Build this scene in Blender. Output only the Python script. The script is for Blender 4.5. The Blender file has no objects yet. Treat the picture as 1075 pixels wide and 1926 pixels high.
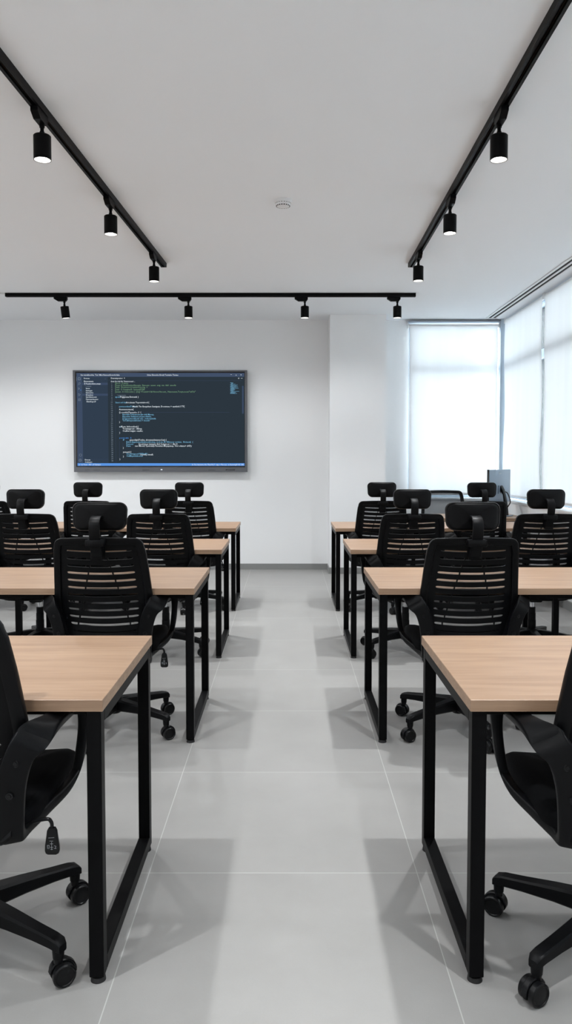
import bpy, bmesh, math, random
from mathutils import Vector, Matrix
PI = math.pi
S = bpy.context.scene
COL = S.collection
random.seed(4)

# ---------------------------------------------------------------- camera
cam = bpy.data.cameras.new('camera')
cam.sensor_fit = 'HORIZONTAL'; cam.sensor_width = 36.0
cam.lens = 36.0 * 1450 / 1075
cam.shift_x = -2.5 / 1075
cam.shift_y = -29.6 / 1075
cam.clip_start = 0.02; cam.clip_end = 200
camo = bpy.data.objects.new('camera', cam); COL.objects.link(camo)
camo.location = (0, 0, 1.36)
camo.rotation_euler = (PI / 2 - math.radians(2.7), 0, 0)
S.camera = camo

# ---------------------------------------------------------------- light
SPOT_W = 79.0            # each spotlight on the two long tracks
CROSS_W = 23.0           # each spotlight on the cross track
SPOT_COL = (0.97, 0.988, 1.0)
SKY = 11.0                # daylight outside the blinds
SKY_COL = (0.87, 0.945, 1.0)
w = bpy.data.worlds.new('world'); S.world = w; w.use_nodes = True
bg = w.node_tree.nodes['Background']
bg.inputs[0].default_value = (*SKY_COL, 1); bg.inputs[1].default_value = SKY
S.view_settings.view_transform = 'Standard'; S.view_settings.look = 'None'
S.view_settings.gamma = 1.0; S.view_settings.use_curve_mapping = False
S.view_settings.exposure = 0.0

# ---------------------------------------------------------------- materials
def srgb(r, g, b):
    f = lambda c: (c / 255 / 12.92) if c / 255 <= .04045 else ((c / 255 + .055) / 1.055) ** 2.4
    return (f(r), f(g), f(b), 1)

def mat(name, col, rough=.5, metal=0, spec=.5, bump=None, noise=None):
    m = bpy.data.materials.new(name); m.use_nodes = True
    nt = m.node_tree; b = nt.nodes['Principled BSDF']
    b.inputs['Base Color'].default_value = col
    b.inputs['Roughness'].default_value = rough
    b.inputs['Metallic'].default_value = metal
    b.inputs['Specular IOR Level'].default_value = spec
    tc = nt.nodes.new('ShaderNodeTexCoord')
    if noise:
        sc, amt = noise
        n = nt.nodes.new('ShaderNodeTexNoise'); n.inputs['Scale'].default_value = sc; n.inputs['Detail'].default_value = 4
        nt.links.new(tc.outputs['Object'], n.inputs['Vector'])
        r = nt.nodes.new('ShaderNodeMapRange'); r.inputs['To Min'].default_value = 1 - amt; r.inputs['To Max'].default_value = 1 + amt
        nt.links.new(n.outputs['Fac'], r.inputs['Value'])
        v = nt.nodes.new('ShaderNodeVectorMath'); v.operation = 'SCALE'; v.inputs[0].default_value = col[:3]
        nt.links.new(r.outputs[0], v.inputs['Scale']); nt.links.new(v.outputs[0], b.inputs['Base Color'])
    if bump:
        sc, st, dist = bump
        n = nt.nodes.new('ShaderNodeTexNoise'); n.inputs['Scale'].default_value = sc; n.inputs['Detail'].default_value = 3
        nt.links.new(tc.outputs['Object'], n.inputs['Vector'])
        bp = nt.nodes.new('ShaderNodeBump'); bp.inputs['Strength'].default_value = st; bp.inputs['Distance'].default_value = dist
        nt.links.new(n.outputs['Fac'], bp.inputs['Height']); nt.links.new(bp.outputs[0], b.inputs['Normal'])
    return m

def emis(name, col, st):
    m = bpy.data.materials.new(name); m.use_nodes = True
    nt = m.node_tree; nt.nodes.clear()
    o = nt.nodes.new('ShaderNodeOutputMaterial'); e = nt.nodes.new('ShaderNodeEmission')
    e.inputs[0].default_value = col; e.inputs[1].default_value = st
    nt.links.new(e.outputs[0], o.inputs[0]); return m

M_WALL = mat('wall_paint', srgb(240, 241, 242), .85, spec=.2, bump=(220, .05, .001), noise=(1.2, .008))
M_CEIL = mat('ceiling_paint', srgb(238, 241, 244), .9, spec=.15, noise=(.8, .008))
M_SKIRT = mat('skirting_tile', srgb(138, 139, 138), .45, noise=(6, .05))
M_PLASTIC = mat('black_plastic', (.0026, .0029, .0036, 1), .42, spec=.15, bump=(900, .08, .0004))
M_PLASTIC2 = mat('black_plastic_smooth', (.0035, .0038, .0045, 1), .32, spec=.25)
M_METAL = mat('black_powder_coat', (.002, .0021, .0025, 1), .45, spec=.09, bump=(1500, .06, .0003))
M_FABRIC = mat('black_seat_fabric', (.002, .0023, .003, 1), .92, spec=.12, bump=(1400, .35, .0008))
M_PAD = mat('black_headrest_vinyl', (.0025, .0028, .0034, 1), .42, spec=.14)
M_CHROME = mat('chrome', (.75, .76, .78, 1), .14, metal=1)
M_RUBBER = mat('black_rubber', (.01, .01, .011, 1), .6)
M_WHITEP = mat('white_plastic', srgb(228, 229, 230), .4)
M_SILL = mat('sill_stone', srgb(228, 230, 232), .35, noise=(5, .02))
M_FRAMEW = mat('window_aluminium', srgb(168, 180, 192), .4)
M_BEZEL = mat('display_bezel', srgb(92, 94, 99), .45, metal=.1)
M_GLOSSB = mat('display_border', (.004, .004, .006, 1), .15)
M_MON = mat('monitor_shell', srgb(120, 134, 148), .4)
M_DARK = mat('dark_gap', (.004, .004, .004, 1), .8)
M_MARK = mat('pale_print', srgb(180, 184, 188), .5)
M_FACADE = mat('pale_facade', srgb(205, 208, 210), .8, noise=(.3, .03))

def floor_mat():
    m = bpy.data.materials.new('porcelain_floor_tile'); m.use_nodes = True
    nt = m.node_tree; N = nt.nodes; L = nt.links; b = N['Principled BSDF']
    g = N.new('ShaderNodeNewGeometry'); sp = N.new('ShaderNodeSeparateXYZ'); L.new(g.outputs['Position'], sp.inputs[0])
    def M(op, a, bb=None, clamp=False):
        n = N.new('ShaderNodeMath'); n.operation = op; n.use_clamp = clamp
        for i, v in enumerate((a, bb)):
            if v is None: continue
            if isinstance(v, (int, float)): n.inputs[i].default_value = v
            else: L.new(v, n.inputs[i])
        return n.outputs[0]
    TX, TY = .882, .822
    ux = M('DIVIDE', M('ADD', sp.outputs[0], .455 + TX * 20), TX)
    uy = M('DIVIDE', M('ADD', sp.outputs[1], -2.48 + TY * 20), TY)
    fx = M('FRACT', ux); fy = M('FRACT', uy)
    dx = M('MULTIPLY', M('MINIMUM', fx, M('SUBTRACT', 1, fx)), TX)
    dy = M('MULTIPLY', M('MINIMUM', fy, M('SUBTRACT', 1, fy)), TY)
    d = M('MINIMUM', dx, dy)
    grout = M('LESS_THAN', d, .0016)
    cell = N.new('ShaderNodeCombineXYZ'); L.new(M('FLOOR', ux), cell.inputs[0]); L.new(M('FLOOR', uy), cell.inputs[1])
    wn = N.new('ShaderNodeTexWhiteNoise'); wn.noise_dimensions = '3D'; L.new(cell.outputs[0], wn.inputs[0])
    off = N.new('ShaderNodeVectorMath'); off.operation = 'MULTIPLY_ADD'
    L.new(wn.outputs['Color'], off.inputs[0]); off.inputs[1].default_value = (7, 7, 7); L.new(g.outputs['Position'], off.inputs[2])
    n1 = N.new('ShaderNodeTexNoise'); n1.inputs['Scale'].default_value = 1.7; n1.inputs['Detail'].default_value = 7; n1.inputs['Roughness'].default_value = .62
    L.new(off.outputs[0], n1.inputs['Vector'])
    n2 = N.new('ShaderNodeTexNoise'); n2.inputs['Scale'].default_value = 260; n2.inputs['Detail'].default_value = 2
    L.new(g.outputs['Position'], n2.inputs['Vector'])
    v = M('ADD', M('MULTIPLY', M('SUBTRACT', n1.outputs['Fac'], .5), .42), M('MULTIPLY', M('SUBTRACT', n2.outputs['Fac'], .5), .05))
    v = M('ADD', v, M('MULTIPLY', M('SUBTRACT', wn.outputs['Value'], .5), .03))
    v = M('ADD', v, 1.0)
    sc = N.new('ShaderNodeVectorMath'); sc.operation = 'SCALE'; sc.inputs[0].default_value = srgb(145, 144, 142)[:3]; L.new(v, sc.inputs['Scale'])
    mx = N.new('ShaderNodeMix'); mx.data_type = 'RGBA'; L.new(grout, mx.inputs['Factor'])
    L.new(sc.outputs[0], mx.inputs[6]); mx.inputs[7].default_value = srgb(174, 174, 172)
    L.new(mx.outputs[2], b.inputs['Base Color'])
    r = M('ADD', .40, M('MULTIPLY', n1.outputs['Fac'], .15)); L.new(r, b.inputs['Roughness'])
    b.inputs['Specular IOR Level'].default_value = .4
    bp = N.new('ShaderNodeBump'); bp.inputs['Strength'].default_value = .12; bp.inputs['Distance'].default_value = .001
    L.new(M('SUBTRACT', n2.outputs['Fac'], M('MULTIPLY', grout, 1.5)), bp.inputs['Height']); L.new(bp.outputs[0], b.inputs['Normal'])
    return m
M_FLOOR = floor_mat()

def wood_mat(name, base, dark, rough=.42):
    m = bpy.data.materials.new(name); m.use_nodes = True
    nt = m.node_tree; N = nt.nodes; L = nt.links; b = N['Principled BSDF']
    g = N.new('ShaderNodeNewGeometry')
    mp = N.new('ShaderNodeMapping'); mp.inputs['Scale'].default_value = (1.3, 16, 40); L.new(g.outputs['Position'], mp.inputs[0])
    n1 = N.new('ShaderNodeTexNoise'); n1.inputs['Scale'].default_value = 1.6; n1.inputs['Detail'].default_value = 6; n1.inputs['Roughness'].default_value = .6
    n1.inputs['Distortion'].default_value = .35
    L.new(mp.outputs[0], n1.inputs['Vector'])
    mp2 = N.new('ShaderNodeMapping'); mp2.inputs['Scale'].default_value = (5, 150, 260); L.new(g.outputs['Position'], mp2.inputs[0])
    n2 = N.new('ShaderNodeTexNoise'); n2.inputs['Scale'].default_value = 1.5; n2.inputs['Detail'].default_value = 3; L.new(mp2.outputs[0], n2.inputs['Vector'])
    ad = N.new('ShaderNodeMath'); ad.operation = 'MULTIPLY_ADD'; L.new(n2.outputs['Fac'], ad.inputs[0]); ad.inputs[1].default_value = .35
    L.new(n1.outputs['Fac'], ad.inputs[2])
    cr = N.new('ShaderNodeValToRGB'); L.new(ad.outputs[0], cr.inputs[0])
    cr.color_ramp.elements[0].position = .42; cr.color_ramp.elements[0].color = dark
    cr.color_ramp.elements[1].position = .82; cr.color_ramp.elements[1].color = base
    L.new(cr.outputs[0], b.inputs['Base Color'])
    b.inputs['Roughness'].default_value = rough; b.inputs['Specular IOR Level'].default_value = .6
    bp = N.new('ShaderNodeBump'); bp.inputs['Strength'].default_value = .08; bp.inputs['Distance'].default_value = .0006
    L.new(n2.outputs['Fac'], bp.inputs['Height']); L.new(bp.outputs[0], b.inputs['Normal'])
    return m
M_WOOD = wood_mat('light_oak_laminate', srgb(165, 135, 109), srgb(139, 109, 85))

def net_mat(name='black_mesh_fabric', thr=.05, col=(.005, .0055, .0065, 1)):
    m = bpy.data.materials.new(name); m.use_nodes = True
    nt = m.node_tree; N = nt.nodes; L = nt.links; b = N['Principled BSDF']; o = N['Material Output']
    b.inputs['Base Color'].default_value = col; b.inputs['Roughness'].default_value = .8; b.inputs['Specular IOR Level'].default_value = .15
    tc = N.new('ShaderNodeTexCoord'); sp = N.new('ShaderNodeSeparateXYZ'); L.new(tc.outputs['Object'], sp.inputs[0])
    def M(op, a, bb=None):
        n = N.new('ShaderNodeMath'); n.operation = op
        for i, v in enumerate((a, bb)):
            if v is None: continue
            if isinstance(v, (int, float)): n.inputs[i].default_value = v
            else: L.new(v, n.inputs[i])
        return n.outputs[0]
    sx = M('SINE', M('MULTIPLY', sp.outputs[0], 2 * PI / .0042)); sz = M('SINE', M('MULTIPLY', sp.outputs[2], 2 * PI / .0042))
    hole = M('GREATER_THAN', M('MULTIPLY', sx, sz), thr)
    t = N.new('ShaderNodeBsdfTransparent'); mx = N.new('ShaderNodeMixShader')
    L.new(hole, mx.inputs[0]); L.new(b.outputs[0], mx.inputs[1]); L.new(t.outputs[0], mx.inputs[2]); L.new(mx.outputs[0], o.inputs[0])
    return m
M_NET = net_mat()
M_NET2 = net_mat('grey_mesh_fabric', .12, (.03, .034, .04, 1))

def blind_mat():
    m = bpy.data.materials.new('white_screen_fabric'); m.use_nodes = True
    nt = m.node_tree; N = nt.nodes; L = nt.links; N.clear()
    o = N.new('ShaderNodeOutputMaterial'); tl = N.new('ShaderNodeBsdfTranslucent'); df = N.new('ShaderNodeBsdfDiffuse'); tr = N.new('ShaderNodeBsdfTransparent')
    tc = N.new('ShaderNodeTexCoord'); mp = N.new('ShaderNodeMapping'); mp.inputs['Scale'].default_value = (9, 9, .6)
    L.new(tc.outputs['Object'], mp.inputs[0]); n = N.new('ShaderNodeTexNoise'); n.inputs['Scale'].default_value = 1.0; n.inputs['Detail'].default_value = 2
    L.new(mp.outputs[0], n.inputs['Vector'])
    cr = N.new('ShaderNodeValToRGB'); L.new(n.outputs['Fac'], cr.inputs[0])
    cr.color_ramp.elements[0].color = (.84, .85, .86, 1); cr.color_ramp.elements[1].color = (.90, .91, .92, 1)
    L.new(cr.outputs[0], tl.inputs[0]); L.new(cr.outputs[0], df.inputs[0])
    m1 = N.new('ShaderNodeMixShader'); m1.inputs[0].default_value = .14; L.new(df.outputs[0], m1.inputs[1]); L.new(tl.outputs[0], m1.inputs[2])
    m2 = N.new('ShaderNodeMixShader'); m2.inputs[0].default_value = .024; L.new(m1.outputs[0], m2.inputs[1]); L.new(tr.outputs[0], m2.inputs[2])
    L.new(m2.outputs[0], o.inputs[0]); return m
M_BLIND = blind_mat()

def glass_mat():
    m = bpy.data.materials.new('window_glass'); m.use_nodes = True
    nt = m.node_tree; N = nt.nodes; L = nt.links; N.clear()
    o = N.new('ShaderNodeOutputMaterial'); tr = N.new('ShaderNodeBsdfTransparent'); gl = N.new('ShaderNodeBsdfGlossy')
    tr.inputs[0].default_value = (.93, .96, .97, 1); gl.inputs['Roughness'].default_value = .02
    fr = N.new('ShaderNodeFresnel'); fr.inputs[0].default_value = 1.45
    mx = N.new('ShaderNodeMixShader'); L.new(fr.outputs[0], mx.inputs[0]); L.new(tr.outputs[0], mx.inputs[1]); L.new(gl.outputs[0], mx.inputs[2])
    L.new(mx.outputs[0], o.inputs[0]); return m
M_GLASS = glass_mat()
M_LAMP = emis('lamp_glow', (1, .97, .92, 1), 14)
M_REFL = mat('lamp_reflector', (.9, .9, .88, 1), .25, spec=.6)

# ---------------------------------------------------------------- helpers
def obj(name, bm, m, parent=None, smooth=True, angle=35):
    me = bpy.data.meshes.new(name)
    bmesh.ops.recalc_face_normals(bm, faces=bm.faces)
    bm.to_mesh(me); bm.free()
    for mm in (m if isinstance(m, (list, tuple)) else [m]): me.materials.append(mm)
    if smooth:
        me.polygons.foreach_set('use_smooth', [True] * len(me.polygons))
        me.set_sharp_from_angle(angle=math.radians(angle))
    o = bpy.data.objects.new(name, me); COL.objects.link(o)
    if parent: o.parent = parent
    return o

def tag(o, label=None, cat=None, group=None, kind=None):
    if label: o['label'] = label
    if cat: o['category'] = cat
    if group: o['group'] = group
    if kind: o['kind'] = kind
    return o

def empty(name, loc=(0, 0, 0), rz=0):
    o = bpy.data.objects.new(name, None); COL.objects.link(o)
    o.location = loc; o.rotation_euler = (0, 0, rz); o.empty_display_size = .1
    return o

def copy_tree(o, parent=None):
    c = o.copy(); COL.objects.link(c); c.parent = parent
    for ch in list(o.children): copy_tree(ch, c)
    return c

def box(bm, x0, x1, y0, y1, z0, z1, bev=0, seg=2):
    vs = [bm.verts.new((x, y, z)) for x in (x0, x1) for y in (y0, y1) for z in (z0, z1)]
    F = [(0, 1, 3, 2), (4, 6, 7, 5), (0, 4, 5, 1), (2, 3, 7, 6), (0, 2, 6, 4), (1, 5, 7, 3)]
    fs = [bm.faces.new([vs[i] for i in f]) for f in F]
    if bev:
        es = list({e for f in fs for e in f.edges})
        bmesh.ops.bevel(bm, geom=es, offset=bev, segments=seg, profile=.5, affect='EDGES')
    return vs

def nbox(*a, **k):
    bm = bmesh.new(); box(bm, *a, **k); return bm

def cyl(bm, p0, p1, r0, r1=None, seg=24, cap=True):
    p0, p1 = Vector(p0), Vector(p1); r1 = r0 if r1 is None else r1
    d = (p1 - p0).normalized()
    u = d.orthogonal().normalized(); v = d.cross(u)
    a = [bm.verts.new(p0 + (u * math.cos(t) + v * math.sin(t)) * r0) for t in [2 * PI * i / seg for i in range(seg)]]
    b = [bm.verts.new(p1 + (u * math.cos(t) + v * math.sin(t)) * r1) for t in [2 * PI * i / seg for i in range(seg)]]
    for i in range(seg): bm.faces.new((a[i], a[(i + 1) % seg], b[(i + 1) % seg], b[i]))
    if cap: bm.faces.new(a); bm.faces.new(b)

def lathe(bm, prof, axis='z', c=(0, 0, 0), seg=32):
    """prof: list of (r, h)."""
    c = Vector(c); rings = []
    for r, h in prof:
        ring = []
        for i in range(seg):
            t = 2 * PI * i / seg; x, y = r * math.cos(t), r * math.sin(t)
            p = Vector((x, y, h)) if axis == 'z' else (Vector((h, x, y)) if axis == 'x' else Vector((x, h, y)))
            ring.append(bm.verts.new(c + p))
        rings.append(ring)
    for a, b in zip(rings, rings[1:]):
        for i in range(seg): bm.faces.new((a[i], a[(i + 1) % seg], b[(i + 1) % seg], b[i]))
    if prof[0][0] > 1e-6: bm.faces.new(rings[0])
    if prof[-1][0] > 1e-6: bm.faces.new(rings[-1])
    bmesh.ops.remove_doubles(bm, verts=[v for r in rings for v in r], dist=1e-6)

def catmull(P, n, closed=False):
    out = []; N = len(P)
    rng = range(N) if closed else range(N - 1)
    for i in rng:
        g = (lambda k: P[k % N]) if closed else (lambda k: P[min(max(k, 0), N - 1)])
        p0, p1, p2, p3 = g(i - 1), g(i), g(i + 1), g(i + 2)
        for j in range(n):
            t = j / n
            out.append(tuple(.5 * ((2 * b) + (-a + c) * t + (2 * a - 5 * b + 4 * c - d) * t * t + (-a + 3 * b - 3 * c + d) * t ** 3)
                             for a, b, c, d in zip(p0, p1, p2, p3)))
    if not closed: out.append(tuple(P[-1]))
    return out

def rrect(w, h, r, k=3):
    pts = []
    for cx, cy, a0 in ((w - r, h - r, 0), (-w + r, h - r, 90), (-w + r, -h + r, 180), (w - r, -h + r, 270)):
        for i in range(k + 1):
            a = math.radians(a0 + 90 * i / k); pts.append((cx + r * math.cos(a), cy + r * math.sin(a)))
    return pts

def sweep(bm, nodes, closed=False, k=3, rr=.55):
    """nodes: (center, u half-vector, v half-vector); rounded-rect section."""
    rings = []
    for c, u, v in nodes:
        c, u, v = Vector(c), Vector(u), Vector(v); a, b = u.length, v.length
        un, vn = u.normalized(), v.normalized(); r = min(a, b) * rr
        rings.append([bm.verts.new(c + un * p + vn * q) for p, q in rrect(a, b, r, k)])
    n = len(rings[0]); prs = list(zip(rings, rings[1:])) + ([(rings[-1], rings[0])] if closed else [])
    for a, b in prs:
        for i in range(n): bm.faces.new((a[i], a[(i + 1) % n], b[(i + 1) % n], b[i]))
    if not closed: bm.faces.new(rings[0]); bm.faces.new(rings[-1])

def tube(bm, pts, r, seg=10, closed=False):
    pts = [Vector(p) for p in pts]; rings = []; prev = None
    for i, p in enumerate(pts):
        d = (pts[min(i + 1, len(pts) - 1)] - pts[max(i - 1, 0)]).normalized()
        if prev is None: u = d.orthogonal().normalized()
        else: u = (prev - d * prev.dot(d)).normalized()
        prev = u; v = d.cross(u)
        rings.append([bm.verts.new(p + (u * math.cos(t) + v * math.sin(t)) * r) for t in [2 * PI * j / seg for j in range(seg)]])
    for a, b in zip(rings, rings[1:]):
        for i in range(seg): bm.faces.new((a[i], a[(i + 1) % seg], b[(i + 1) % seg], b[i]))
    bm.faces.new(rings[0]); bm.faces.new(rings[-1])

def lerp_tab(tab, t):
    if t <= tab[0][0]: return tab[0][1]
    for (a, va), (b, vb) in zip(tab, tab[1:]):
        if t <= b:
            f = (t - a) / (b - a); return va + (vb - va) * f
    return tab[-1][1]

def struct(name, bm, m, parent=None, **k):
    o = obj(name, bm, m, parent, **k)
    if not parent: o['kind'] = 'structure'
    return o

# ---------------------------------------------------------------- room
CEIL = 3.07; BACK = 9.54; XR = 2.55; XG = 2.68; XL = -4.6; REAR = -3.2
struct('floor', nbox(XL - .2, XG + .1, REAR - .2, BACK + .3, -.1, 0), M_FLOOR, smooth=False)
struct('ceiling', nbox(XL - .2, XG + .3, REAR - .2, BACK + .3, CEIL, CEIL + .12), M_CEIL, smooth=False)
struct('wall_left', nbox(XL - .2, XL, REAR, BACK, 0, CEIL), M_WALL, smooth=False)
struct('wall_rear', nbox(XL, XG + .1, REAR - .2, REAR, 0, CEIL), M_WALL, smooth=False)
WX0, WX1, WZ0, WZ1 = 1.49, 2.60, .89, 3.03      # opening of the back window
bm = bmesh.new()
box(bm, XL, WX0, BACK, BACK + .2, 0, CEIL)
box(bm, WX0, XG + .1, BACK, BACK + .2, 0, WZ0)
box(bm, WX0, XG + .1, BACK, BACK + .2, WZ1, CEIL)
struct('wall_back', bm, M_WALL, smooth=False)
CX0, CX1, CY = .503, 1.165, 9.17
struct('wall_pillar', nbox(CX0, CX1, CY, BACK, 0, CEIL), M_WALL, smooth=False)
WALL_END = -3.1
bm = bmesh.new()
box(bm, XR, XG + .1, REAR, BACK, 0, .87)
box(bm, XR, XG + .1, REAR, WALL_END, .87, CEIL)
struct('wall_right', bm, M_WALL, smooth=False)
struct('trim_1', nbox(XR - .012, XG + .02, WALL_END, BACK, .87, .895, bev=.003), M_SILL)
struct('trim_2', nbox(WX0, XR - .012, BACK - .03, BACK + .12, .87, .895, bev=.003), M_SILL)
struct('baseboard_back', nbox(XL, CX0, BACK - .012, BACK, 0, .072), M_SKIRT, smooth=False)
bm = bmesh.new()
box(bm, CX0 - .012, CX1 + .012, CY - .012, CY, 0, .075)
box(bm, CX0 - .012, CX0, CY, BACK - .012, 0, .075)
box(bm, CX1, CX1 + .012, CY, BACK - .012, 0, .075)
struct('baseboard_pillar', bm, M_SKIRT, smooth=False)
struct('baseboard_recess', nbox(CX1 + .012, XR - .012, BACK - .012, BACK, 0, .072), M_SKIRT, smooth=False)
struct('baseboard_right', nbox(XR - .012, XR, REAR, BACK, 0, .085), M_SKIRT, smooth=False)
struct('baseboard_left', nbox(XL, XL + .012, REAR, BACK - .012, 0, .072), M_SKIRT, smooth=False)

# windows
def frame_rect(bm, a0, a1, z0, z1, t, f):
    f(bm, a0, a0 + t, z0, z1); f(bm, a1 - t, a1, z0, z1); f(bm, a0 + t, a1 - t, z0, z0 + t); f(bm, a0 + t, a1 - t, z1 - t, z1)

TRZ = 2.44
w1 = empty('window_1', ((WX0 + WX1) / 2, BACK + .1, WZ0)); w1['kind'] = 'structure'
def place(o, root):
    o.parent = root; o.matrix_parent_inverse = Matrix.Translation(-Vector(root.location)); return o
bm = bmesh.new()
fb = lambda bm, a, b, c, d: box(bm, a, b, BACK + .06, BACK + .13, c, d, bev=.004)
frame_rect(bm, WX0, WX1, WZ0 + .005, WZ1, .055, fb); fb(bm, WX0 + .055, WX1 - .055, TRZ, TRZ + .09)
place(obj('window_frame', bm, M_FRAMEW), w1)
place(obj('glass', nbox(WX0 + .05, WX1 - .05, BACK + .092, BACK + .098, WZ0 + .05, WZ1 - .05), M_GLASS), w1)
bays = [(9.42, 7.97), (7.97, 6.40), (6.40, 4.82), (4.82, 3.22), (3.22, 1.60), (1.60, .02), (.02, -1.56), (-1.56, -3.1)]
for i, (b1, b0) in enumerate(bays):
    wn = empty('window_%d' % (i + 2), (XG, (b0 + b1) / 2, WZ0)); wn['kind'] = 'structure'
    bm = bmesh.new()
    fr = lambda bm, a, b, c, d: box(bm, XG + .005, XG + .075, a, b, c, d, bev=.004)
    frame_rect(bm, b0, b1, .90, CEIL - .03, .045, fr); fr(bm, b0 + .045, b1 - .045, TRZ, TRZ + .09)
    place(obj('window_frame', bm, M_FRAMEW), wn)
    place(obj('glass', nbox(XG + .037, XG + .043, b0 + .04, b1 - .04, .94, CEIL - .07), M_GLASS), wn)
struct('trim_5', nbox(2.588, 2.664, 9.435, 9.53, .896, CEIL - .001, bev=.003), M_FRAMEW)
struct('trim_6', nbox(1.47, 2.588, BACK - .085, BACK, WZ1, WZ1 + .014), M_FRAMEW, smooth=False)
struct('trim_3', nbox(WX1 + .005, XG + .09, 9.465, BACK - .001, .90, CEIL), M_FRAMEW, smooth=False)
struct('trim_4', nbox(XG, XG + .1, WALL_END, 9.46, CEIL - .028, CEIL), M_FRAMEW, smooth=False)

# pale building across the street
b = empty('building', (4.5, 24, -8))
tag(b, 'pale building seen faintly through the blinds outside the far window', 'building')
o = obj('facade', nbox(-.8, 1.2, 0, 6, 0, 18), M_FACADE, b, smooth=False)
for k in range(7): obj('balcony_slab', nbox(-.9, 1.3, -.25, 0, 1.2 + k * 2.5, 1.35 + k * 2.5), M_FACADE, b, smooth=False)

# roller blinds
def blind(name_label, axis, a0, a1, plane, ztop, zbot, chain=None, group=None):
    """axis 'x' runs along the back wall, 'y' along the right wall."""
    mid = (a0 + a1) / 2
    r = empty('roller_blind', (mid, plane, ztop) if axis == 'x' else (plane, mid, ztop))
    tag(r, name_label, 'blind', group)
    L = abs(a1 - a0) / 2; H = ztop - zbot
    def P(u, v, z): return (u, -v, z) if axis == 'x' else (-v, u, z)   # v points into the room
    bm = bmesh.new(); cyl(bm, P(-L, .0, -.025), P(L, 0, -.025), .021)
    obj('roller_tube', bm, M_WHITEP, r)
    bm = bmesh.new(); n = 16; vs = []
    for i in range(n + 1):
        u = -L + .012 + (2 * L - .024) * i / n
        rowv = []
        for j in range(13):
            z = -.03 - (H - .05) * j / 12
            edge = abs(i - n / 2) / (n / 2)
            v = .0215 + .004 * math.sin(j * .9 + i * .35) * (j / 12) + .006 * edge ** 6 * math.sin(j * .8)
            rowv.append(bm.verts.new(P(u, v, z)))
        vs.append(rowv)
    for i in range(n):
        for j in range(12): bm.faces.new((vs[i][j], vs[i + 1][j], vs[i + 1][j + 1], vs[i][j + 1]))
    obj('fabric', bm, M_BLIND, r)
    bm = bmesh.new(); q = [P(-L + .01, .014, -H), P(L - .01, .03, -H + .026)]
    box(bm, min(q[0][0], q[1][0]), max(q[0][0], q[1][0]), min(q[0][1], q[1][1]), max(q[0][1], q[1][1]), -H, -H + .026, bev=.004)
    obj('bottom_bar', bm, M_WHITEP, r)
    for s in (-1, 1):
        bm = bmesh.new(); q = [P(s * (L + .002), -.028, 0), P(s * (L + .010), .03, 0)]
        box(bm, min(q[0][0], q[1][0]), max(q[0][0], q[1][0]), min(q[0][1], q[1][1]), max(q[0][1], q[1][1]), -.055, .008, bev=.002)
        obj('bracket', bm, M_WHITEP, r)
    if chain:
        bm = bmesh.new()
        for dv in (-.006, .008):
            tube(bm, [P(chain * (L + .018), dv, -.03), P(chain * (L + .019), dv, -H * .5), P(chain * (L + .018), dv, -H + .25)], .0022, 6)
        obj('chain', bm, M_WHITEP, r)
    return r
g = 'white roller blinds along the right wall'
blind('white translucent roller blind on the far wall window beside the corner post', 'x', 1.475, 2.575, BACK - .05, WZ1 - .012, .93)
on_ = ['sixth', 'seventh', 'eighth']
bl = ['narrow looking white roller blind on right wall nearest the corner post',
      'second white roller blind from the corner on the right window wall',
      'third white roller blind from the corner on the right window wall',
      'fourth white roller blind from the corner on the right window wall',
      'fifth white roller blind from the corner on the right window wall']
bl += ['%s white roller blind from the corner on the right window wall' % q for q in on_]
for i, (b1, b0) in enumerate(bays):
    blind(bl[i], 'y', b0 + .03, b1 - .028, XG - .036, CEIL - .012, .93, chain=1 if i in (1, 3) else None, group=g)

# ---------------------------------------------------------------- ceiling items
vent = empty('slot_diffuser', (2.455, 9.37, CEIL))
tag(vent, 'long narrow white ceiling slot diffuser with two black slots beside the windows', 'air vent')
bm = bmesh.new(); Lv = 12.0
for x0, x1 in ((-.068, -.042), (-.012, .012), (.042, .068)): box(bm, x0, x1, -Lv, 0, -.009, 0, bev=.002)
box(bm, -.068, .068, -.004, 0, -.009, 0); obj('frame', bm, M_WHITEP, vent)
bm = bmesh.new()
for x0, x1 in ((-.042, -.012), (.012, .042)): box(bm, x0, x1, -Lv + .01, -.006, -.004, 0)
obj('slot', bm, M_DARK, vent, smooth=False)

sd = empty('smoke_detector', (-.028, 5.17, CEIL))
tag(sd, 'small round white smoke detector on the ceiling', 'smoke detector')
bm = bmesh.new(); lathe(bm, [(.0, -.0), (.058, -.0), (.058, -.012), (.055, -.018), (.052, -.018)], seg=48); lathe(bm, [(.051, -.018), (.050, -.032), (.044, -.04), (.02, -.043), (0, -.043)], seg=48)
obj('housing', bm, M_WHITEP, sd)
bm = bmesh.new()
for i in range(18):
    a = 2 * PI * i / 18; d = Vector((math.cos(a), math.sin(a), 0)); t = Vector((-d.y, d.x, 0))
    vs = []
    for rr, z in ((.0513, -.021), (.0455, -.0405)):
        for s in (-.0045, .0045): vs.append(bm.verts.new(d * rr + t * s + Vector((0, 0, z))))
    for rr, z in ((.047, -.021), (.041, -.0405)):
        for s in (-.0045, .0045): vs.append(bm.verts.new(d * rr + t * s + Vector((0, 0, z))))
    for f in ((0, 1, 3, 2), (4, 6, 7, 5), (0, 2, 6, 4), (1, 5, 7, 3), (0, 4, 5, 1), (2, 3, 7, 6)): bm.faces.new([vs[k] for k in f])
obj('vent_slits', bm, M_DARK, sd, smooth=False)

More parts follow.
